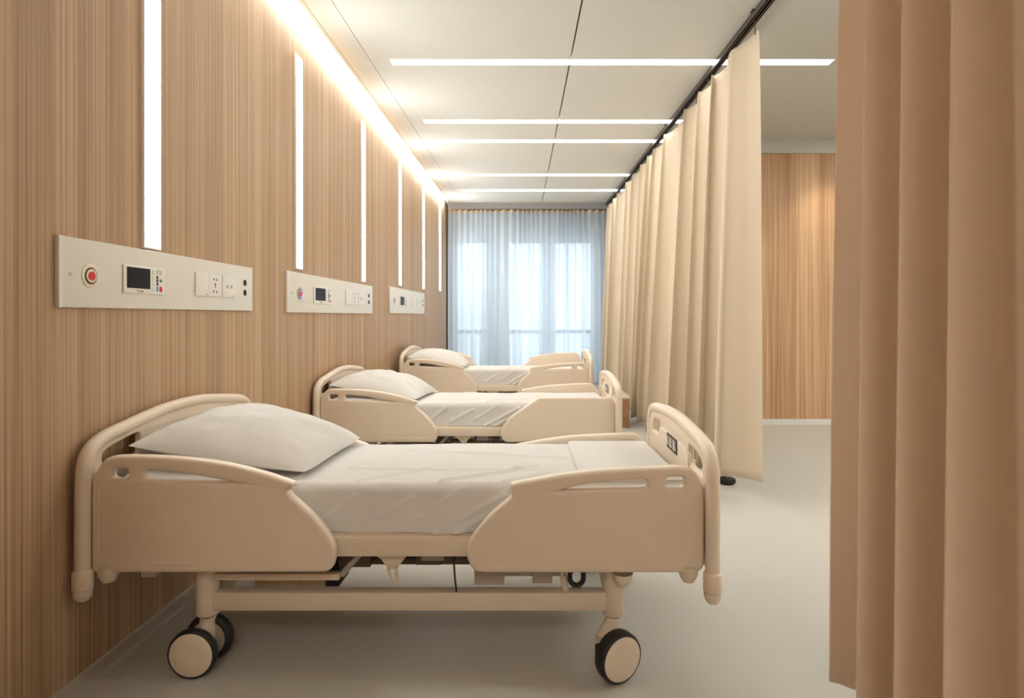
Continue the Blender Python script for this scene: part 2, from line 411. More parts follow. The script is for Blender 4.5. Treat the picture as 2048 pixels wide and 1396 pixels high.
# ------------------------------------------------------------------ bed head service panels
def head_panel():
    y0, y1, z0, z1 = 1.898, 3.209, 1.2535, 1.488
    o = (WX, y0, z0); X = WX
    r = empty('bed_head_panel', o)
    finish('body', BX(X, X+.03, y0, y1, z0, z1, bev=.003), 'panel', r, o)
    finish('end_cap', BX(X, X+.0315, y0-.001, y0+.016, z0-.001, z1+.001, bev=.003), 'panel2', r, o)
    f = X+.03
    finish('indicator', lathe(bmesh.new(), [(.008, 0), (.007, .002), (0, .002)], (f, 1.945, 1.365), (1, 0, 0), 20), 'light_ink', r, o)
    c = (f, 2.033, 1.364)
    ring = finish('call_button', lathe(bmesh.new(), [(.041, 0), (.041, .004), (.037, .006), (.030, .006), (.029, .003), (.0, .003)], c, (1, 0, 0)), 'chrome', r, o)
    finish('bezel', lathe(bmesh.new(), [(.0285, .0025), (.0285, .0045), (.024, .0045)], c, (1, 0, 0)), 'ink', ring, o)
    finish('collar', lathe(bmesh.new(), [(.024, .003), (.024, .009), (.017, .011), (0, .011)], c, (1, 0, 0)), 'chrome', ring, o)
    finish('push_button', lathe(bmesh.new(), [(.016, .009), (.016, .014), (.013, .016), (.006, .0150), (0, .0145)], c, (1, 0, 0)), 'red', ring, o)
    u = finish('intercom', BX(f, f+.012, 2.191, 2.435, 1.312, 1.420, bev=.003), 'panel2', r, o)
    g = f+.012
    finish('screen', BX(g-.002, g+.001, 2.207, 2.342, 1.332, 1.412), 'black', u, o, 0)
    for k in range(4):
        finish('soft_key', BX(g-.002, g+.002, 2.354, 2.369, 1.325+k*.022, 1.343+k*.022, bev=.001), 'panel', u, o)
    for k in range(3):
        finish('key', BX(g-.002, g+.002, 2.381, 2.392, 1.349+k*.0135, 1.3605+k*.0135, bev=.001), 'ink', u, o)
    finish('blue_key', BX(g-.002, g+.002, 2.381, 2.392, 1.324, 1.346, bev=.003), 'blue', u, o)
    finish('red_key', BX(g-.002, g+.002, 2.400, 2.418, 1.324, 1.345, bev=.002), 'red', u, o)
    finish('green_key', BX(g-.002, g+.002, 2.400, 2.418, 1.363, 1.376, bev=.002), 'green', u, o)
    gb = bmesh.new()
    for k in range(5):
        tube(gb, [(g+.0005, 2.380+.006*j, 1.395+.004*k+.0025*math.sin(j*1.9+k)) for j in range(7)], .0005, 6)
    finish('speaker_grille', gb, 'ink', u, o)
    text_mesh('lettering', 'Tysont', .014, lambda a, b, c_: (g+.0004+c_-o[0], 2.262+a-o[1], 1.3175+b-o[2]), 'ink', u)
    p1 = finish('blank_plate', BX(f, f+.014, 2.660, 2.764, 1.318, 1.425, bev=.003), 'panel2', r, o)
    text_mesh('lettering', 'V5', .010, lambda a, b, c_: (f+.0144+c_-o[0], 2.742+a-o[1], 1.3225+b-o[2]), 'ink', p1)
    p2 = finish('socket', BX(f, f+.011, 2.767, 2.884, 1.318, 1.425, bev=.003), 'panel2', r, o)
    h = f+.011
    hb = bmesh.new()
    for yy, zz in ((2.812, 1.401), (2.836, 1.400), (2.809, 1.343), (2.838, 1.342)): box(hb, h-.004, h+.0005, yy-.0045, yy+.0045, zz-.005, zz+.005, bev=.001)
    box(hb, h-.004, h+.0005, 2.819, 2.829, 1.374, 1.382); box(hb, h-.004, h+.0005, 2.8215, 2.8265, 1.360, 1.374)
    finish('pin_holes', hb, 'ink', p2, o, 0)
    p3 = finish('network_socket', BX(f, f+.011, 2.893, 3.015, 1.318, 1.425, bev=.003), 'panel2', r, o)
    for yy in (2.925, 2.965):
        finish('jack', BX(h-.001, h+.0006, yy, yy+.02, 1.3635, 1.3805), 'light_ink', p3, o, 0)
    text_mesh('lettering', 'TV', .010, lambda a, b, c_: (h+.0004+c_-o[0], 2.990+a-o[1], 1.3225+b-o[2]), 'ink', p3)
    for zz in (1.402, 1.349):
        finish('gas_port', lathe(bmesh.new(), [(.0165, 0), (.0165, .003), (.011, .004), (.010, .001), (0, .001)], (f, 3.125, zz), (1, 0, 0), 28), 'ink', r, o)
    return r
G = 'bed head panels on the wood wall'
p = tag(head_panel(), 'ivory bed head panel with red call button on the wall above the nearest bed', 'service panel', G)
p2 = tag(copy_tree(p), 'ivory bed head panel on the wall above the middle bed', 'service panel', G)
p.location.y = 1.916; p.scale = (.5, 1.323/1.311, 1.0)
p2.location = (WX, 3.702, 1.248); p2.scale = (.5, 1.967/1.311, .262/.2345)
p3 = tag(copy_tree(p), 'ivory bed head panel on the wall above the farthest bed, smallest in view', 'service panel', G)
p3.location = (WX, 6.365, 1.256); p3.scale = (.5, 2.03/1.311, .289/.2345)

# ------------------------------------------------------------------ hospital bed
BO = Vector((-0.455, 2.50, 0.0))
PX = lambda px, py: ((px-1065)/591.0, CAMZ-(py-632)/591.0)       # tracing of the near rail plane, 2 m away

def outline(pts): return [(*PX(p[0], p[1]), *(p[2:])) for p in pts]
HEAD_RAIL = outline([(188, 1131), (195, 1142), (215, 1143, True), (640, 1142, True), (657, 1140), (668, 1130), (673, 1097), (663, 1073), (629, 1029.5),
    (585, 990), (580, 981), (584, 974), (590, 969.5), (588, 964), (560, 954), (528, 943.6), (460.6, 926.8), (393, 916.7), (326, 911.6), (258.5, 910.2), (230, 911.5),
    (214.7, 917), (202, 933), (191, 950), (188, 962, True)])
HEAD_S1 = rrect(*[PX(226.5, 0)[0], PX(261, 0)[0], PX(0, 956.5)[1], PX(0, 935)[1]], .013)
HEAD_S2 = outline([(292, 950), (291.5, 942), (297, 937.5), (326, 940), (376, 945), (427, 955.0), (480, 964, True), (380, 961), (306, 959), (297, 957)])
FOOT_RAIL = outline([(1021, 970.6), (1021.5, 982), (1022, 991), (982, 1026), (955, 1056), (940, 1080), (935, 1104), (940, 1127), (953, 1140.7), (975, 1143, True),
    (1352.8, 1143, True), (1396.6, 1140), (1406, 1128), (1407.5, 1100, True), (1407, 975.6), (1400, 961), (1387, 942), (1373, 933), (1345, 931.5), (1319, 932.5), (1251.7, 935.5), (1184, 940),
    (1117, 948.4), (1066, 957.5), (1032, 963.5), (1023, 966.5)])
FOOT_S2 = outline([(1291, 960), (1293, 966), (1288, 972), (1230, 974), (1167, 976), (1122, 978.5, True), (1160, 969), (1218, 962), (1280, 958)])
FOOT_S1 = rrect(*[PX(1330, 0)[0], PX(1367, 0)[0], PX(0, 974)[1], PX(0, 953)[1]], .013)
FOOT_PLAIN = outline([(1092, 948, True), (1040, 985), (982, 1026), (955, 1056), (940, 1080), (935, 1104), (940, 1127), (953, 1140.7), (975, 1143, True),
    (1352.8, 1143, True), (1396.6, 1140), (1406, 1128), (1407.5, 1100, True), (1407, 975.6), (1395, 955), (1383, 947, True)])

def rail(kind, y, parent, dz=0.0, name='side_rail', far=False, dx=0.0):
    o = BO
    if kind == 'head': loops = [spline(HEAD_RAIL), HEAD_S1, spline(HEAD_S2)]
    elif kind == 'foot': loops = [spline(FOOT_RAIL), spline(FOOT_S2), FOOT_S1]
    elif kind == 'solid': loops = [spline(FOOT_RAIL)]
    else: loops = [spline(FOOT_PLAIN)]
    bm = plate(loops, .042, .013, lambda u, v, w: (u+dx, y-w, v+dz))
    ob = finish(name, bm, 'plastic', parent, o, 50)
    # moulded bead lines on the outer face
    s = 1 if far else -1
    yy = y + s*.0205
    b = bmesh.new()
    def bead(pts): tube(b, [(PX(*q)[0]+dx, yy, PX(*q)[1]+dz) for q in pts], .0022, 8)
    if kind == 'head':
        bead([(215, 1123), (640, 1123)]); bead([(203, 970), (203, 1100)]); bead([(208, 964), (300, 963)]); bead([(590, 1010), (630, 1045), (655, 1085)])
    else:
        bead([(975, 1130), (1380, 1130)]); bead([(1088, 994), (1050, 1030), (985, 1102)])
    finish('moulded_bead', b, 'plastic', ob, o, 60)
    return ob

def board(xc, pts, holes, ymid, parent, name, inner):
    """end board: pts = half outline (y, z) from the near post bottom to the middle; mirrored about ymid"""
    half = spline([(p[0], p[1]) for p in pts], 4, closed=False)
    full = half + [(2*ymid-y, z) for y, z in half[::-1][1:]]
    panel = [(full[0][0], .37)] + [q for q in full if q[1] > .38] + [(full[-1][0], .37)]
    hl = [spline(h, 4) for h in holes] + [spline([(2*ymid-y, *r) for y, *r in h][::-1], 4) for h in holes]
    bm = plate([panel]+hl, .024, .006, lambda u, v, w: (xc+w, u, v))
    ob = finish(name, bm, 'plastic', parent, BO, 50)
    t = tube(bmesh.new(), [(xc, y, z) for y, z in full], .024, 14)
    finish('frame_tube', t, 'plastic', ob, BO, 60)
    pb = plate([rrect(ymid-.26, ymid+.26, .42, pts[-1][1]-.085, .05)], .016, .006, lambda u, v, w: (xc+inner*.012+w, u, v))
    finish('inner_panel', pb, 'plastic', ob, BO, 50)
    for y in (full[0][0], full[-1][0]):
        finish('corner_bumper', lathe(bmesh.new(), [(0, 0), (.018, .002), (.025, .012), (.029, .03), (.029, .038), (.027, .039), (.027, .042), (.031, .043), (.031, .098), (.026, .104), (.022, .105)], (xc, y, .272), (0, 0, 1), 24), 'plastic2', ob, BO, 40)
    return ob

def caster(cx, cy, px, py, ang, parent, twin=True):
    """swivel caster under the post at (px, py); twin wheels either side of the stem, or one wheel before a fork"""
    a = R(ang); n = Vector((math.sin(a), -math.cos(a), 0)); c = Vector((cx, cy, .083))
    st = bmesh.new()
    cyl(st, (px, py, .125), (px, py, .20), .028, n=24)
    if twin: tube(st, [(px, py, .15), (px*.8+cx*.2, py*.8+cy*.2, .12), (px*.5+cx*.5, py*.5+cy*.5, .100), (cx, cy, .078)], [.028, .030, .032, .026], 18)
    else: tube(st, [(px, py, .16), (px-.008, py-.012, .135), (cx-n.x*.05-.02, cy-n.y*.05, .110), (cx-n.x*.05-.012, cy-n.y*.05, .080)], [.027, .030, .026, .018], 16)
    cyl(st, c-n*.06, c+n*(.05 if twin else .0), .012, n=16)
    ob = finish('caster', st, 'plastic2', parent, BO, 45)
    finish('swivel_ring', lathe(bmesh.new(), [(.0275, 0), (.0300, .001), (.0300, .006), (.0275, .007)], (px, py, .163), (0, 0, 1), 24), 'chrome', ob, BO)
    if not twin:
        finish('brake_lever', box(bmesh.new(), cx-.070, cx-.046, cy-.005, cy+.02, .075, .112, bev=.006), 'rubber', ob, BO)
    for s in ((1, -1) if twin else (1,)):
        f = c + n*s*(.038 if twin else .006)
        k = 0 if twin else -.020
        finish('tire', lathe(bmesh.new(), [(.060, -.004+k), (.074, -.002+k), (.0805, .004+k), (.083, .012+k), (.083, .020), (.0805, .027), (.076, .030), (.071, .030)], f, n*s, 56), 'rubber', ob, BO, 50)
        finish('wheel_cover', lathe(bmesh.new(), [(.0725, .026), (.0725, .0305), (.070, .0325), (.045, .0345), (0, .035)], f, n*s, 56), 'plastic2', ob, BO, 40)
        finish('wheel_back', lathe(bmesh.new(), [(0, -.004+k), (.062, -.004+k)], f, n*s, 40), 'grey', ob, BO)
    return ob

def make_bed():
    r = empty('hospital_bed', BO)
    rail('head', 2.005, r); rail('foot', 2.005, r)
    hb = board(-1.505, [(1.978, .285), (1.978, .5), (1.98, .66), (1.988, .735), (2.02, .776), (2.08, .80), (2.18, .816), (2.30, .832), (2.42, .845), (2.555, .85)],
          [[(2.052, .728), (2.058, .748), (2.09, .762), (2.16, .775), (2.235, .785), (2.25, .775), (2.25, .715), (2.24, .705), (2.08, .705), (2.06, .71)]], 2.555, r, 'headboard', 1)
    finish('latch', BX(-1.482, -1.476, 2.80, 2.84, .772, .786, bev=.002), 'grey', hb, BO)
    fb = board(.598, [(1.962, .285), (1.962, .5), (1.962, .66), (1.972, .73), (2.01, .768), (2.08, .784), (2.20, .796), (2.33, .806), (2.465, .810)],
          [[(2.04, .675), (2.045, .71), (2.09, .735), (2.15, .742), (2.215, .746), (2.225, .738), (2.225, .685), (2.215, .672), (2.10, .668), (2.05, .668)]], 2.465, r, 'footboard', -1)
    lab = finish('sticker', BX(.575, .5775, 2.36, 2.53, .668, .728), 'ink', fb, BO, 0)
    k = bmesh.new()
    for i in range(5):
        y = 2.372 + i*.031
        if i % 2: box(k, .5742, .575, y, y+.022, .676, .720)
        else:
            tube(k, [(.5744, y+.002, .68), (.5744, y+.012, .70), (.5744, y+.004, .72)], .003, 6); tube(k, [(.5744, y+.014, .68), (.5744, y+.02, .715)], .003, 6)
    finish('pictograms', k, 'light_ink', lab, BO, 0)
    # upper frame and mattress platform
    b = bmesh.new()
    for y in (2.035, 2.845): box(b, -1.47, .57, y, y+.035, .395, .462, bev=.006)
    for x in (-1.47, -.62, -.05, .535): box(b, x, x+.04, 2.07, 2.845, .40, .45)
    finish('upper_frame', b, 'plastic2', r, BO)
    finish('mattress_platform', BX(-1.46, .56, 2.06, 2.855, .452, .468), 'plastic2', r, BO)
    # base
    b = bmesh.new()
    for y in (2.075, 2.775): box(b, -1.15, .285, y, y+.05, .188, .253, bev=.006)
    for x in (-1.185, .262): box(b, x, x+.05, 2.10, 2.80, .20, .25, bev=.006)
    finish('base_frame', b, 'plastic2', r, BO)
    for x, a0 in ((-1.152, 0), (.287, 28)):
        for y in (2.100, 2.800):
            c = bmesh.new()
            cyl(c, (x, y, .172), (x, y, .330), .0385, n=28); cyl(c, (x, y, .330), (x, y, .40), .030, n=24)
            cyl(c, (x, y, .168), (x, y, .172), .034, .0385, n=28)
            finish('column', c, 'plastic2', r, BO, 40)
    caster(-1.150, 2.055, -1.150, 2.100, 0, r)
    caster(.282, 1.995, .287, 2.100, 29, r, False)
    caster(-1.148, 2.835, -1.152, 2.800, 150, r)
    caster(.30, 2.855, .287, 2.800, 200, r, False)
    # mechanism under the platform
    b = bmesh.new()
    for y in (2.22, 2.68): box(b, -1.32, .42, y, y+.03, .355, .40)
    box(b, -1.30, -1.17, 2.14, 2.17, .300, .322)
    finish('lift_rail', b, 'grey', r, BO)
    finish('bracket', BX(-1.385, -1.335, 2.09, 2.13, .300, .322, bev=.003), 'plastic2', r, BO)
    finish('lever_bar', BX(-1.12, -.68, 2.075, 2.10, .296, .319, bev=.003), 'plastic2', r, BO)
    a = finish('actuator', BX(-1.02, -.76, 2.16, 2.30, .222, .300, bev=.008), 'plastic2', r, BO)
    finish('cap', BX(-.76, -.71, 2.17, 2.29, .23, .295, bev=.004), 'ink', a, BO)
    finish('motor', cyl(bmesh.new(), (-.88, 2.150, .262), (-.88, 2.20, .262), .03), 'plastic2', a, BO)
    b = bmesh.new()
    for y in (2.075, 2.12):
        vs = [(-.57, .396), (-.43, .396), (-.46, .36), (-.475, .335), (-.505, .335), (-.53, .37)]
        f0 = [b.verts.new((p[0], y, p[1])) for p in vs]; f1 = [b.verts.new((p[0], y+.012, p[1])) for p in vs]
        b.faces.new(f0); b.faces.new(f1[::-1])
        for i in range(len(vs)): b.faces.new((f0[i], f1[i], f1[(i+1) % len(vs)], f0[(i+1) % len(vs)]))
    bmesh.ops.recalc_face_normals(b, faces=b.faces)
    finish('linkage', b, 'plastic2', r, BO, 0)
    b = bmesh.new()
    tube(b, [(-.505, 2.07, .34), (-.498, 2.07, .315), (-.492, 2.068, .290)], [.006, .005, .004], 10)
    tube(b, [(-.478, 2.07, .345), (-.476, 2.07, .31), (-.474, 2.068, .286)], [.006, .008, .006], 10)
    finish('release_handle', b, 'plastic', r, BO)
    finish('strut', tube(bmesh.new(), [(-.60, 2.10, .395), (-.675, 2.09, .31)], .011, 10), 'grey', r, BO)
    for q in ((-.70, -.585, 2.13, 2.20, .318, .385), (-.425, -.33, 2.14, 2.40, .322, .39), (-.322, -.23, 2.12, 2.30, .335, .39)):
        finish('mechanism_box', BX(*q, bev=.004), 'dark_metal', r, BO)
    finish('cross_tube', cyl(bmesh.new(), (-.70, 2.17, .330), (.36, 2.17, .330), .016), 'dark_metal', r, BO)
    b = bmesh.new()
    box(b, -.40, -.12, 2.12, 2.18, .345, .392, bev=.004); cyl(b, (-.42, 2.15, .372), (-.56, 2.15, .372), .014)
    finish('crank_gear', b, 'grey', r, BO)
    finish('cable', tube(bmesh.new(), [(-.27, 2.07, .395), (-.275, 2.068, .36), (-.272, 2.07, .31), (-.268, 2.085, .25)], .0035, 8), 'rubber', r, BO)
    b = bmesh.new(); box(b, -.205, -.10, 2.075, 2.11, .280, .335, bev=.004); box(b, .0, .07, 2.075, 2.11, .285, .335, bev=.004); box(b, -.10, .12, 2.09, 2.12, .305, .335)
    finish('latch_bar', b, 'grey', r, BO)
    finish('strut', tube(bmesh.new(), [(.098, 2.10, .36), (.118, 2.10, .252)], .013, 10), 'plastic2', r, BO)
    pd = finish('brake_pedal', tube(bmesh.new(), [(.133, 2.08, .36)]+[(.155-.024*math.cos(k*PI/10), 2.077, .305-.026*math.sin(k*PI/10)) for k in range(11)]+[(.177, 2.08, .36)], .009, 10), 'rubber', r, BO)
    finish('pivot', lathe(bmesh.new(), [(.014, 0), (.012, .006), (0, .008)], (.155, 2.085, .318), (0, -1, 0), 20), 'chrome', pd, BO)
    finish('column_cap', lathe(bmesh.new(), [(0, 0), (.018, .006), (.032, .025), (.036, .05)], (.312, 2.045, .288), (0, 0, 1), 24), 'plastic', r, BO)
    for x in (-1.44, .53):
        finish('rail_hinge', lathe(bmesh.new(), [(0, 0), (.02, .006), (.032, .03), (.034, .06)], (x, 2.01, .318), (0, 0, 1), 20), 'plastic2', r, BO)
    return r

GB = 'hospital beds along the wood wall'
bed1 = tag(make_bed(), 'cream hospital bed nearest the camera, on black-tyred casters', 'bed', GB)
bed2 = tag(copy_tree(bed1), 'cream hospital bed in the middle of the row, standing behind the nearest bed', 'bed', GB)
bed3 = tag(copy_tree(bed1), 'cream hospital bed farthest from the camera, standing before the window curtain', 'bed', GB)
bed2.location = BO + Vector((0, 2.136, 0)); bed2.scale = (1, 1, .95)
bed3.location = BO + Vector((.055, 4.473, 0)); bed3.scale = (.985, 1, 1.0)
# the far rails stand at different heights on the three beds; the near foot rail of the middle bed is a plain lowered one
for bd, dzh, dzf in ((bed1, -.066, -.066), (bed2, -.05, -.03), (bed3, .05, .055)):
    rail('head', 2.90, bd, dzh, far=True)
    rail('foot' if bd is bed1 else 'solid', 2.90, bd, dzf, far=True, dx=-.02)
for ch in list(bed2.children):
    if ch.name.startswith('side_rail') and max(v.co.x for v in ch.data.vertices) > .9 and max(v.co.y for v in ch.data.vertices) < 0:
        for g_ in list(ch.children): bpy.data.objects.remove(g_)
        bpy.data.objects.remove(ch)
rail('plain', 2.005, bed2)

# ------------------------------------------------------------------ bedding
def nz(x, y, z): return noise.noise(Vector((x, y, z)))

def mattress_mesh(seed):
    x0, x1, y0, y1, z0 = -1.452, .555, 2.062, 2.860, .469
    top = lambda x: .640 + .03*max(0, min(1, (-.88-x)/.55))**1.3
    drop = .028
    NX = 420
    # cross-section parameters: rounded rectangle, s from near bottom up over the top to far bottom
    rr = .038
    def section(zt):
        pts = []
        zb = z0
        ns = 40
        for k in range(ns): pts.append((y0, zb + (zt-rr-zb)*k/(ns-1), (-1, 0)))
        for k in range(1, 7):
            a = R(90*k/7); pts.append((y0+rr-rr*math.cos(a), zt-rr+rr*math.sin(a), (-math.cos(a), math.sin(a))))
        nt_ = 84
        for k in range(nt_):
            pts.append((y0+rr+(y1-y0-2*rr)*k/(nt_-1), zt, (0, 1)))
        for k in range(1, 7):
            a = R(90*k/7); pts.append((y1-rr+rr*math.sin(a), zt-rr+rr*math.cos(a), (math.sin(a), math.cos(a))))
        for k in range(8): pts.append((y1, zt-rr-(zt-rr-zb)*k/7, (1, 0)))
        return pts
    folds = [(.00, .62, -.27, .466, .006, .012), (-.10, .60, -.34, .468, .0045, .010), (.08, .61, -.12, .47, .005, .011), (-.03, .60, -.20, .47, .004, .009),
             (-.42, .59, -.58, .50, .003, .010), (-.62, .60, -.74, .50, .003, .008), (-.25, .62, -.40, .52, .003, .008), (.16, .61, -.02, .47, .004, .010)]
    tops = [(-.32, 2.10, .02, 2.34, .005, .012), (-.10, 2.10, .06, 2.22, .004, .010), (-.70, 2.30, .1, 2.28, .0025, .010), (-.4, 2.62, .15, 2.5, .003, .02), (-.62, 2.12, -.4, 2.3, .003, .012)]
    def seg_d(p, a, b):
        ax, ay, bx, by = *a, *b
        dx, dy = bx-ax, by-ay; t = max(0, min(1, ((p[0]-ax)*dx+(p[1]-ay)*dy)/(dx*dx+dy*dy)))
        return math.hypot(p[0]-ax-t*dx, p[1]-ay-t*dy)
    bm = bmesh.new(); rows = []
    for i in range(NX+1):
        x = x0 + (x1-x0)*i/NX
        e = min(x-x0, x1-x); pull = rr*(1-math.sqrt(max(0, 1-(1-min(1, e/rr))**2)))   # rounded end edges
        row = []
        zt = top(x)
        for (y, z, nn) in section(zt):
            f = (y-y0)/(y1-y0)
            hgt = (z-z0)/(zt-z0)
            d = .007*nz(x*2.2+seed, y*2.5, z*3) + .004*nz(x*7+seed, y*6, z*8+4) + .003*abs(nz(x*5+seed+y*6, y*9-x*4, z*9+4))
            if nn[0] < -.5:
                for fx, fz, gx, gz, am, wd in folds: d += 2.4*am*math.exp(-(seg_d((x, z), (fx, fz), (gx, gz))/wd)**2)
                d += .003*nz(x*9+seed+(z*6), 7.7, z*2) * (1.1-hgt)
            if nn[1] > .5:
                for fx, fy, gx, gy, am, wd in tops: d += 2.2*am*math.exp(-(seg_d((x, y), (fx, fy), (gx, gy))/wd)**2)
            yy, zz = y + nn[0]*d, z + nn[1]*d - drop*f*hgt
            zz = zz - pull*hgt*(1 if nn[1] > .3 else .6)
            cy = (y0+y1)/2
            yy = cy + (yy-cy)*(1 - pull*.6)
            if hgt < .02 and nn[0] < 0: zz += .004*nz(x*8+seed, 3.3, 0)
            row.append(bm.verts.new((x, yy, zz)))
        rows.append(row)
    for a, b in zip(rows, rows[1:]):
        for k in range(len(a)-1): bm.faces.new((a[k], b[k], b[k+1], a[k+1]))
        bm.faces.new((a[-1], b[-1], b[0], a[0]))
    bm.faces.new(rows[0]); bm.faces.new(rows[-1][::-1])
    bmesh.ops.recalc_face_normals(bm, faces=bm.faces)
    return bm

MO = (-.45, 2.46, .469)
def pillow_mesh(seed):
    a, b, T = .335, .365, .135
    n = 100; bm = bmesh.new(); grid = {}
    for s in (1, -1):
        for i in range(n+1):
            for j in range(n+1):
                u = -1+2*i/n; v = -1+2*j/n
                edge = i in (0, n) or j in (0, n)
                if s == -1 and edge: grid[s, i, j] = grid[1, i, j]; continue
                x = a*u*(1-.035*(1-v*v)-.045*v**6); y = b*v*(1-.035*(1-u*u)-.045*u**6)
                t = T*max(0, (1-abs(u)**2.3))**.62*max(0, (1-abs(v)**2.3))**.62
                rim = min(1-abs(u), 1-abs(v))
                w = .014*nz(x*5+seed, y*5, s*2.1) + .008*nz(x*13+seed, y*11, s) - .008*abs(nz(x*7-y*5+seed, y*7+x*3, 5+s))
                # radiating tucks near the seams
                w += .006*math.sin(9*math.atan2(v, u)+3*nz(x*4, y*4, seed))*max(0, 1-rim/.45)*(rim/.45 if rim < .45 else 0)*2
                z = s*(t + w*min(1, rim*4)) * (1.0 if s > 0 else .38)
                grid[s, i, j] = bm.verts.new((x, y, z))
    for s in (1, -1):
        for i in range(n):
            for j in range(n):
                q = [grid[s, i, j], grid[s, i+1, j], grid[s, i+1, j+1], grid[s, i, j+1]]
                bm.faces.new(q if s == 1 else q[::-1])
    return bm

for k, (bd, nm, sd) in enumerate(((bed1, 'nearest', 0.0), (bed2, 'middle', 11.0), (bed3, 'farthest', 23.0))):
    off = bd.location - BO; sz = bd.scale.z
    mt = finish('mattress', mattress_mesh(sd), 'sheet', None, MO, 60)
    mt.location = Vector(MO) + off + Vector((0, 0, MO[2]*(sz-1))); mt.scale = (bd.scale.x, 1, sz)
    tag(mt, 'mattress in a creased white sheet on the %s bed' % nm, 'mattress', 'white sheeted mattresses')
    pl = finish('pillow', pillow_mesh(sd+3), 'sheet', None, (0, 0, 0), 60)
    pl.location = Vector((-1.14, 2.475, .702)) + off + Vector((0, 0, .702*(sz-1)))
    pl.rotation_euler = (R(-1.5), R(8.5), R((0, -3, 2)[k]))
    tag(pl, 'plump white pillow at the head of the %s bed' % nm, 'pillow', 'white pillows')

def folded_sheet():
    bm = bmesh.new(); x0, x1, y0, y1 = .17, .54, 2.085, 2.835
    n, m_ = 30, 40; top = []; bot = []
    for i in range(n+1):
        a = []; c = []
        for j in range(m_+1):
            u = i/n; v = j/m_
            x = x0+(x1-x0)*u + .008*nz(v*3, u, 5)*(1-u); y = y0+(y1-y0)*v
            zb = .640 - .028*(y-2.062)/.798
            e = min(u*n, (1-u)*n, v*m_, (1-v)*m_)
            hh = .016*min(1, (e+.4)/1.4)**.5 + .003*nz(x*6, y*6, 2)
            a.append(bm.verts.new((x, y, zb+hh))); c.append(bm.verts.new((x, y, zb-.004)))
        top.append(a); bot.append(c)
    for i in range(n):
        for j in range(m_):
            bm.faces.new((top[i][j], top[i+1][j], top[i+1][j+1], top[i][j+1])); bm.faces.new((bot[i][j+1], bot[i+1][j+1], bot[i+1][j], bot[i][j]))
    for i in range(n):
        bm.faces.new((top[i][0], bot[i][0], bot[i+1][0], top[i+1][0])); bm.faces.new((top[i+1][m_], bot[i+1][m_], bot[i][m_], top[i][m_]))
    for j in range(m_):
        bm.faces.new((top[0][j+1], bot[0][j+1], bot[0][j], top[0][j])); bm.faces.new((top[n][j], bot[n][j], bot[n][j+1], top[n][j+1]))
    return finish('folded_sheet', bm, 'sheet', None, (.35, 2.46, .63), 50, (.35, 2.46, .63))
tag(folded_sheet(), 'white folded sheet lying flat across the foot of the nearest bed', 'sheet')

# ------------------------------------------------------------------ curtains and tracks
TR = lambda y: 1.467 - (y-3.73)*0.0228        # x of the long curtain track
def track(name, pts, zt, w, h, label, mat='track', brackets=()):
    o = pts[0]
    r = empty(name, (pts[0][0], pts[0][1], zt))
    tag(r, label, 'curtain track')
    b = bmesh.new()
    (xa, ya), (xb, yb) = pts[0], pts[-1]
    d = Vector((xb-xa, yb-ya, 0)); nrm = Vector((-d.y, d.x, 0)).normalized()
    def bar(o0, o1, z0, z1):
        v = []
        for p in (Vector((xa, ya, 0)), Vector((xb, yb, 0))):
            for oo in (o0, o1):
                for z in (z0, z1): v.append(b.verts.new((p.x+nrm.x*oo, p.y+nrm.y*oo, z)))
        for f in ((0, 1, 3, 2), (4, 6, 7, 5), (0, 4, 5, 1), (2, 3, 7, 6), (0, 2, 6, 4), (1, 5, 7, 3)): b.faces.new([v[i] for i in f])
    bar(-w/2, w/2, zt-.012, zt-.004); bar(-w/2, -w/2+.008, zt-h, zt-.012); bar(w/2-.008, w/2, zt-h, zt-.012)
    bar(-w/2, -w/2+.016, zt-h, zt-h+.004); bar(w/2-.016, w/2, zt-h, zt-h+.004)
    bmesh.ops.recalc_face_normals(b, faces=b.faces)
    finish('channel', b, mat, r, (xa, ya, zt), 0)
    for t in brackets:
        p = Vector((xa, ya, 0)).lerp(Vector((xb, yb, 0)), t)
        finish('bracket', BX(p.x-.035, p.x+.035, p.y-.025, p.y+.025, zt-.006, zt, bev=.002), 'rubber', r, (xa, ya, zt))
    return r
track('curtain_track', [(TR(0.9), 0.9), (TR(10.45), 10.45)], CZ, .05, .05, 'dark metal curtain track running along the ceiling toward the window', brackets=(.05, .31, .55, .8, .97))
track('curtain_track', [(-1.50, 10.50), (1.92, 10.50)], 3.128, .03, .03, 'thin dark curtain track above the window curtain', brackets=())
track('curtain_track', [(.985, 0.25), (.985, 1.90)], CZ, .05, .05, 'dark metal curtain track above the blurred curtain closest to the camera', brackets=(.1, .9))

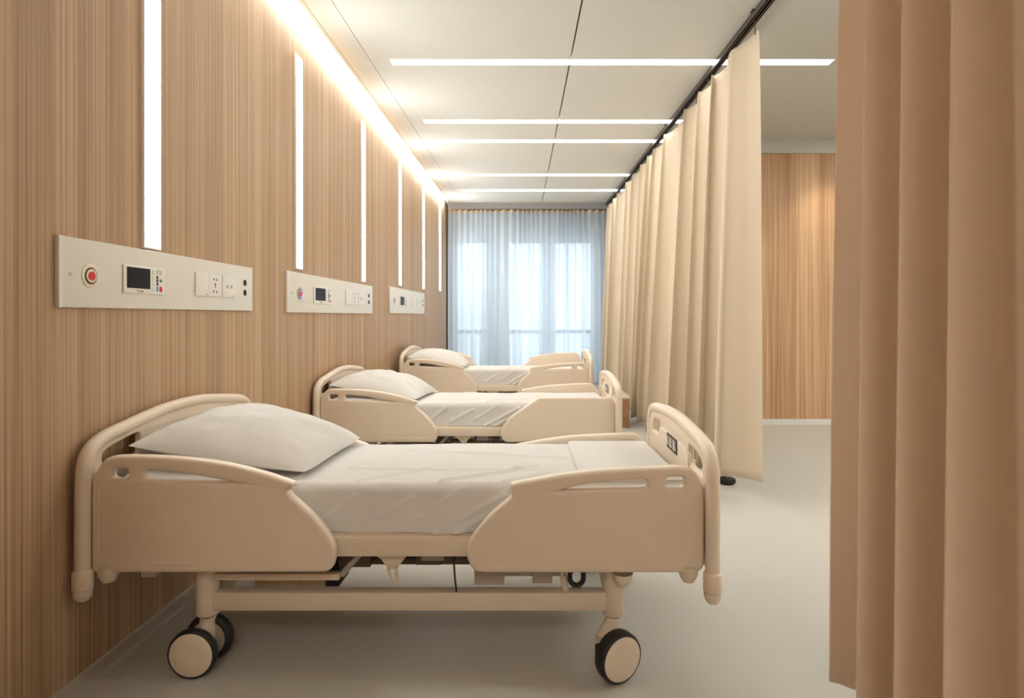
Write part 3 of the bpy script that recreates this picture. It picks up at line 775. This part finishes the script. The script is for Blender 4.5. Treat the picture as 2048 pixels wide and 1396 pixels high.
def curtain(name, y0, y1, xf, ztop, zbot, phase, ampf, leanf, mat, label, ns=260, nz_=44, yamp=.02, group=None, hooks=(), thick=.003):
    """pleated cloth hanging from a track that runs along y; phase(t) in turns, ampf(h, t), leanf(h, t); h = 1 at the top"""
    b = bmesh.new(); rows = []
    O = Vector((xf(y0), y0, ztop))
    for j in range(nz_+1):
        h = 1 - j/nz_; row = []
        for i in range(ns+1):
            t = i/ns; ph = 2*PI*phase(t)
            wob = .35*nz(t*7, h*1.3, 3.1)
            y = y0 + (y1-y0)*t + yamp*(1.2-h*.4)*math.sin(2*ph+.6)
            s = math.sin(ph+wob*(1-h))
            s = math.copysign(abs(s)**.8, s)
            x = xf(y0+(y1-y0)*t) + ampf(h, t)*(s + .22*math.sin(2.0*ph+1.1+wob)) + leanf(h, t)
            z = ztop + (zbot(t)-ztop)*(1-h)
            row.append(b.verts.new((x, y, z)))
        rows.append(row)
    for p, q in zip(rows, rows[1:]):
        for i in range(ns): b.faces.new((p[i], p[i+1], q[i+1], q[i]))
    bmesh.ops.recalc_face_normals(b, faces=b.faces)
    ob = finish(name, b, mat, None, O, 60, O)
    md = ob.modifiers.new('cloth_thickness', 'SOLIDIFY'); md.thickness = thick; md.offset = 0; md.use_even_offset = False
    tag(ob, label, 'curtain', group)
    return ob, O

def add_hooks(ob, O, ys, xf, ztop, zt):
    for y in ys:
        x = xf(y)
        b = bmesh.new()
        tube(b, [(x, y, zt), (x, y, zt-.02), (x+.006, y, zt-.03), (x+.006, y, ztop-.02)], .003, 6)
        finish('hook', b, 'track', ob, O)

gc = 'beige privacy curtains on the long track'
phA = lambda t: .25 + 6.4*t + .30*math.sin(2*PI*1.5*t+3.6)+.13 + .08*math.sin(2*PI*4.3*t)
ob, O = curtain('privacy_curtain', 3.88, 7.02, TR, 3.10, lambda t: max(.035, .152-.75*t), phA, lambda h, t: .034+.064*(1-h)**.7, lambda h, t: -.012-(1-h)*(.035+.10*t)+.012*(1.2-h)*math.sin(2*PI*(11*t+.5*math.sin(5*t))),
                'curtain', 'long beige privacy curtain on the track, reaching nearer the camera than the other', group=gc, ns=420, yamp=.055)
add_hooks(ob, O, [3.9+.32*k for k in range(10)], TR, 3.10, CZ-.03)
nb = bmesh.new()
phB = lambda t: .1 + 6.4*t + .25*math.sin(2*PI*1.1*t) + .1*math.sin(2*PI*2.7*t+1)
ob, O = curtain('privacy_curtain', 7.12, 10.25, TR, 3.10, lambda t: .05, phB, lambda h, t: .032+.060*(1-h)**.7, lambda h, t: -.012-.07*(1-h)+.012*(1.2-h)*math.sin(2*PI*(13*t+.5*math.sin(6*t))),
                'curtain', 'beige privacy curtain farthest along the track, hanging beside the farthest bed', group=gc, ns=360, yamp=.05)
add_hooks(ob, O, [7.15+.34*k for k in range(9)], TR, 3.10, CZ-.03)

xC = lambda y: .985 + .02*(1.83-y)
phC = lambda t: .62 - 7.4*t + .12*math.sin(2*PI*2.2*t)
ob, O = curtain('privacy_curtain', 1.80, .45, xC, 3.10, lambda t: .10, phC, lambda h, t: .054+.014*(1-h), lambda h, t: -.03*(1-h)+.02*t*(1-h),
                'curtain2', 'blurred tan curtain closest to the camera at the right edge of the view', ns=420, yamp=.018)
ob['category'] = 'curtain'
add_hooks(ob, O, [1.78-.22*k for k in range(6)], xC, 3.10, CZ-.03)

# sheer window curtain
b = bmesh.new(); rows = []
NX = 700
for j in range(25):
    h = 1-j/24; row = []
    for i in range(NX+1):
        t = i/NX; x = -1.50 + 2.78*t
        ph = 2*PI*(30*t + .5*math.sin(9*t) + .35*math.sin(23*t+1))
        big = .03*math.sin(2*PI*(7*t+.3*math.sin(8*t)))*(1-h*.7)
        y = 10.50 + (.022*h+.010)*math.sin(ph) + big
        row.append(b.verts.new((x+.006*math.sin(2*ph), y, .03+(3.10-.03)*h)))
    rows.append(row)
for p, q in zip(rows, rows[1:]):
    for i in range(NX): b.faces.new((p[i], p[i+1], q[i+1], q[i]))
SO = (-.1, 10.5, 3.1)
sc = finish('sheer_curtain', b, 'sheer', None, SO, 60, SO)
tag(sc, 'translucent pale blue sheer curtain across the window wall', 'curtain')
hb = bmesh.new(); tp = []
for i in range(NX+1):
    t = i/NX; x = -1.50 + 2.78*t; ph = 2*PI*(30*t + .5*math.sin(9*t) + .35*math.sin(23*t+1))
    y = 10.493 + .032*math.sin(ph) + .009*math.sin(2*PI*(7*t+.3*math.sin(8*t)))
    tp.append([hb.verts.new((x+.006*math.sin(2*ph), y, z)) for z in (3.065, 3.108)])
for p_, q_ in zip(tp, tp[1:]): hb.faces.new((p_[0], q_[0], q_[1], p_[1]))
finish('heading_tape', hb, 'brass', sc, SO, 60)

# small things by the curtain
st = tag(empty('floor_stand', (1.425, 4.33, 0)), 'stand hidden behind the long curtain, only its black rubber foot showing below the hem', 'stand')
o = (1.425, 4.33, 0)
finish('foot', lathe(bmesh.new(), [(0, 0), (.05, 0), (.062, .012), (.060, .035), (.03, .045), (0, .045)], o, (0, 0, 1), 28), 'rubber', st, o)
finish('pole', cyl(bmesh.new(), (1.425, 4.33, .04), (1.425, 4.33, .62), .014), 'steel', st, o)
cb = tag(empty('bedside_cabinet', (1.03, 6.72, 0)), 'brown cabinet edge with a cream top between the middle bed foot and the curtain', 'cabinet')
o = (1.03, 6.72, 0)
finish('body', BX(.99, 1.06, 6.45, 6.95, .0, .32, bev=.004), 'brownwood', cb, o)
finish('top', BX(.985, 1.065, 6.44, 6.96, .32, .345, bev=.004), 'plastic', cb, o)

# ------------------------------------------------------------------ daylight, camera, view
w = bpy.data.worlds.new('daylight'); S.world = w; w.use_nodes = True
bg = w.node_tree.nodes['Background']
bg.inputs['Color'].default_value = (0.84, 0.93, 1.0, 1); bg.inputs['Strength'].default_value = 3.6

cd = bpy.data.cameras.new('camera'); cam = bpy.data.objects.new('camera', cd); C.objects.link(cam)
cam.location = (0, 0, CAMZ); cam.rotation_euler = (PI/2, 0, 0)
cd.sensor_width = 36; cd.sensor_fit = 'HORIZONTAL'; cd.lens = F/2048*36
cd.shift_x = (1024-1065)/2048; cd.shift_y = (632-698)/2048
cd.clip_start = 0.05; cd.clip_end = 60
cd.dof.use_dof = True; cd.dof.focus_distance = 3.0; cd.dof.aperture_fstop = 2.0
S.camera = cam
vs = S.view_settings
vs.view_transform = 'Standard'; vs.look = 'None'; vs.gamma = 1.0; vs.use_curve_mapping = False
vs.exposure = -0.12
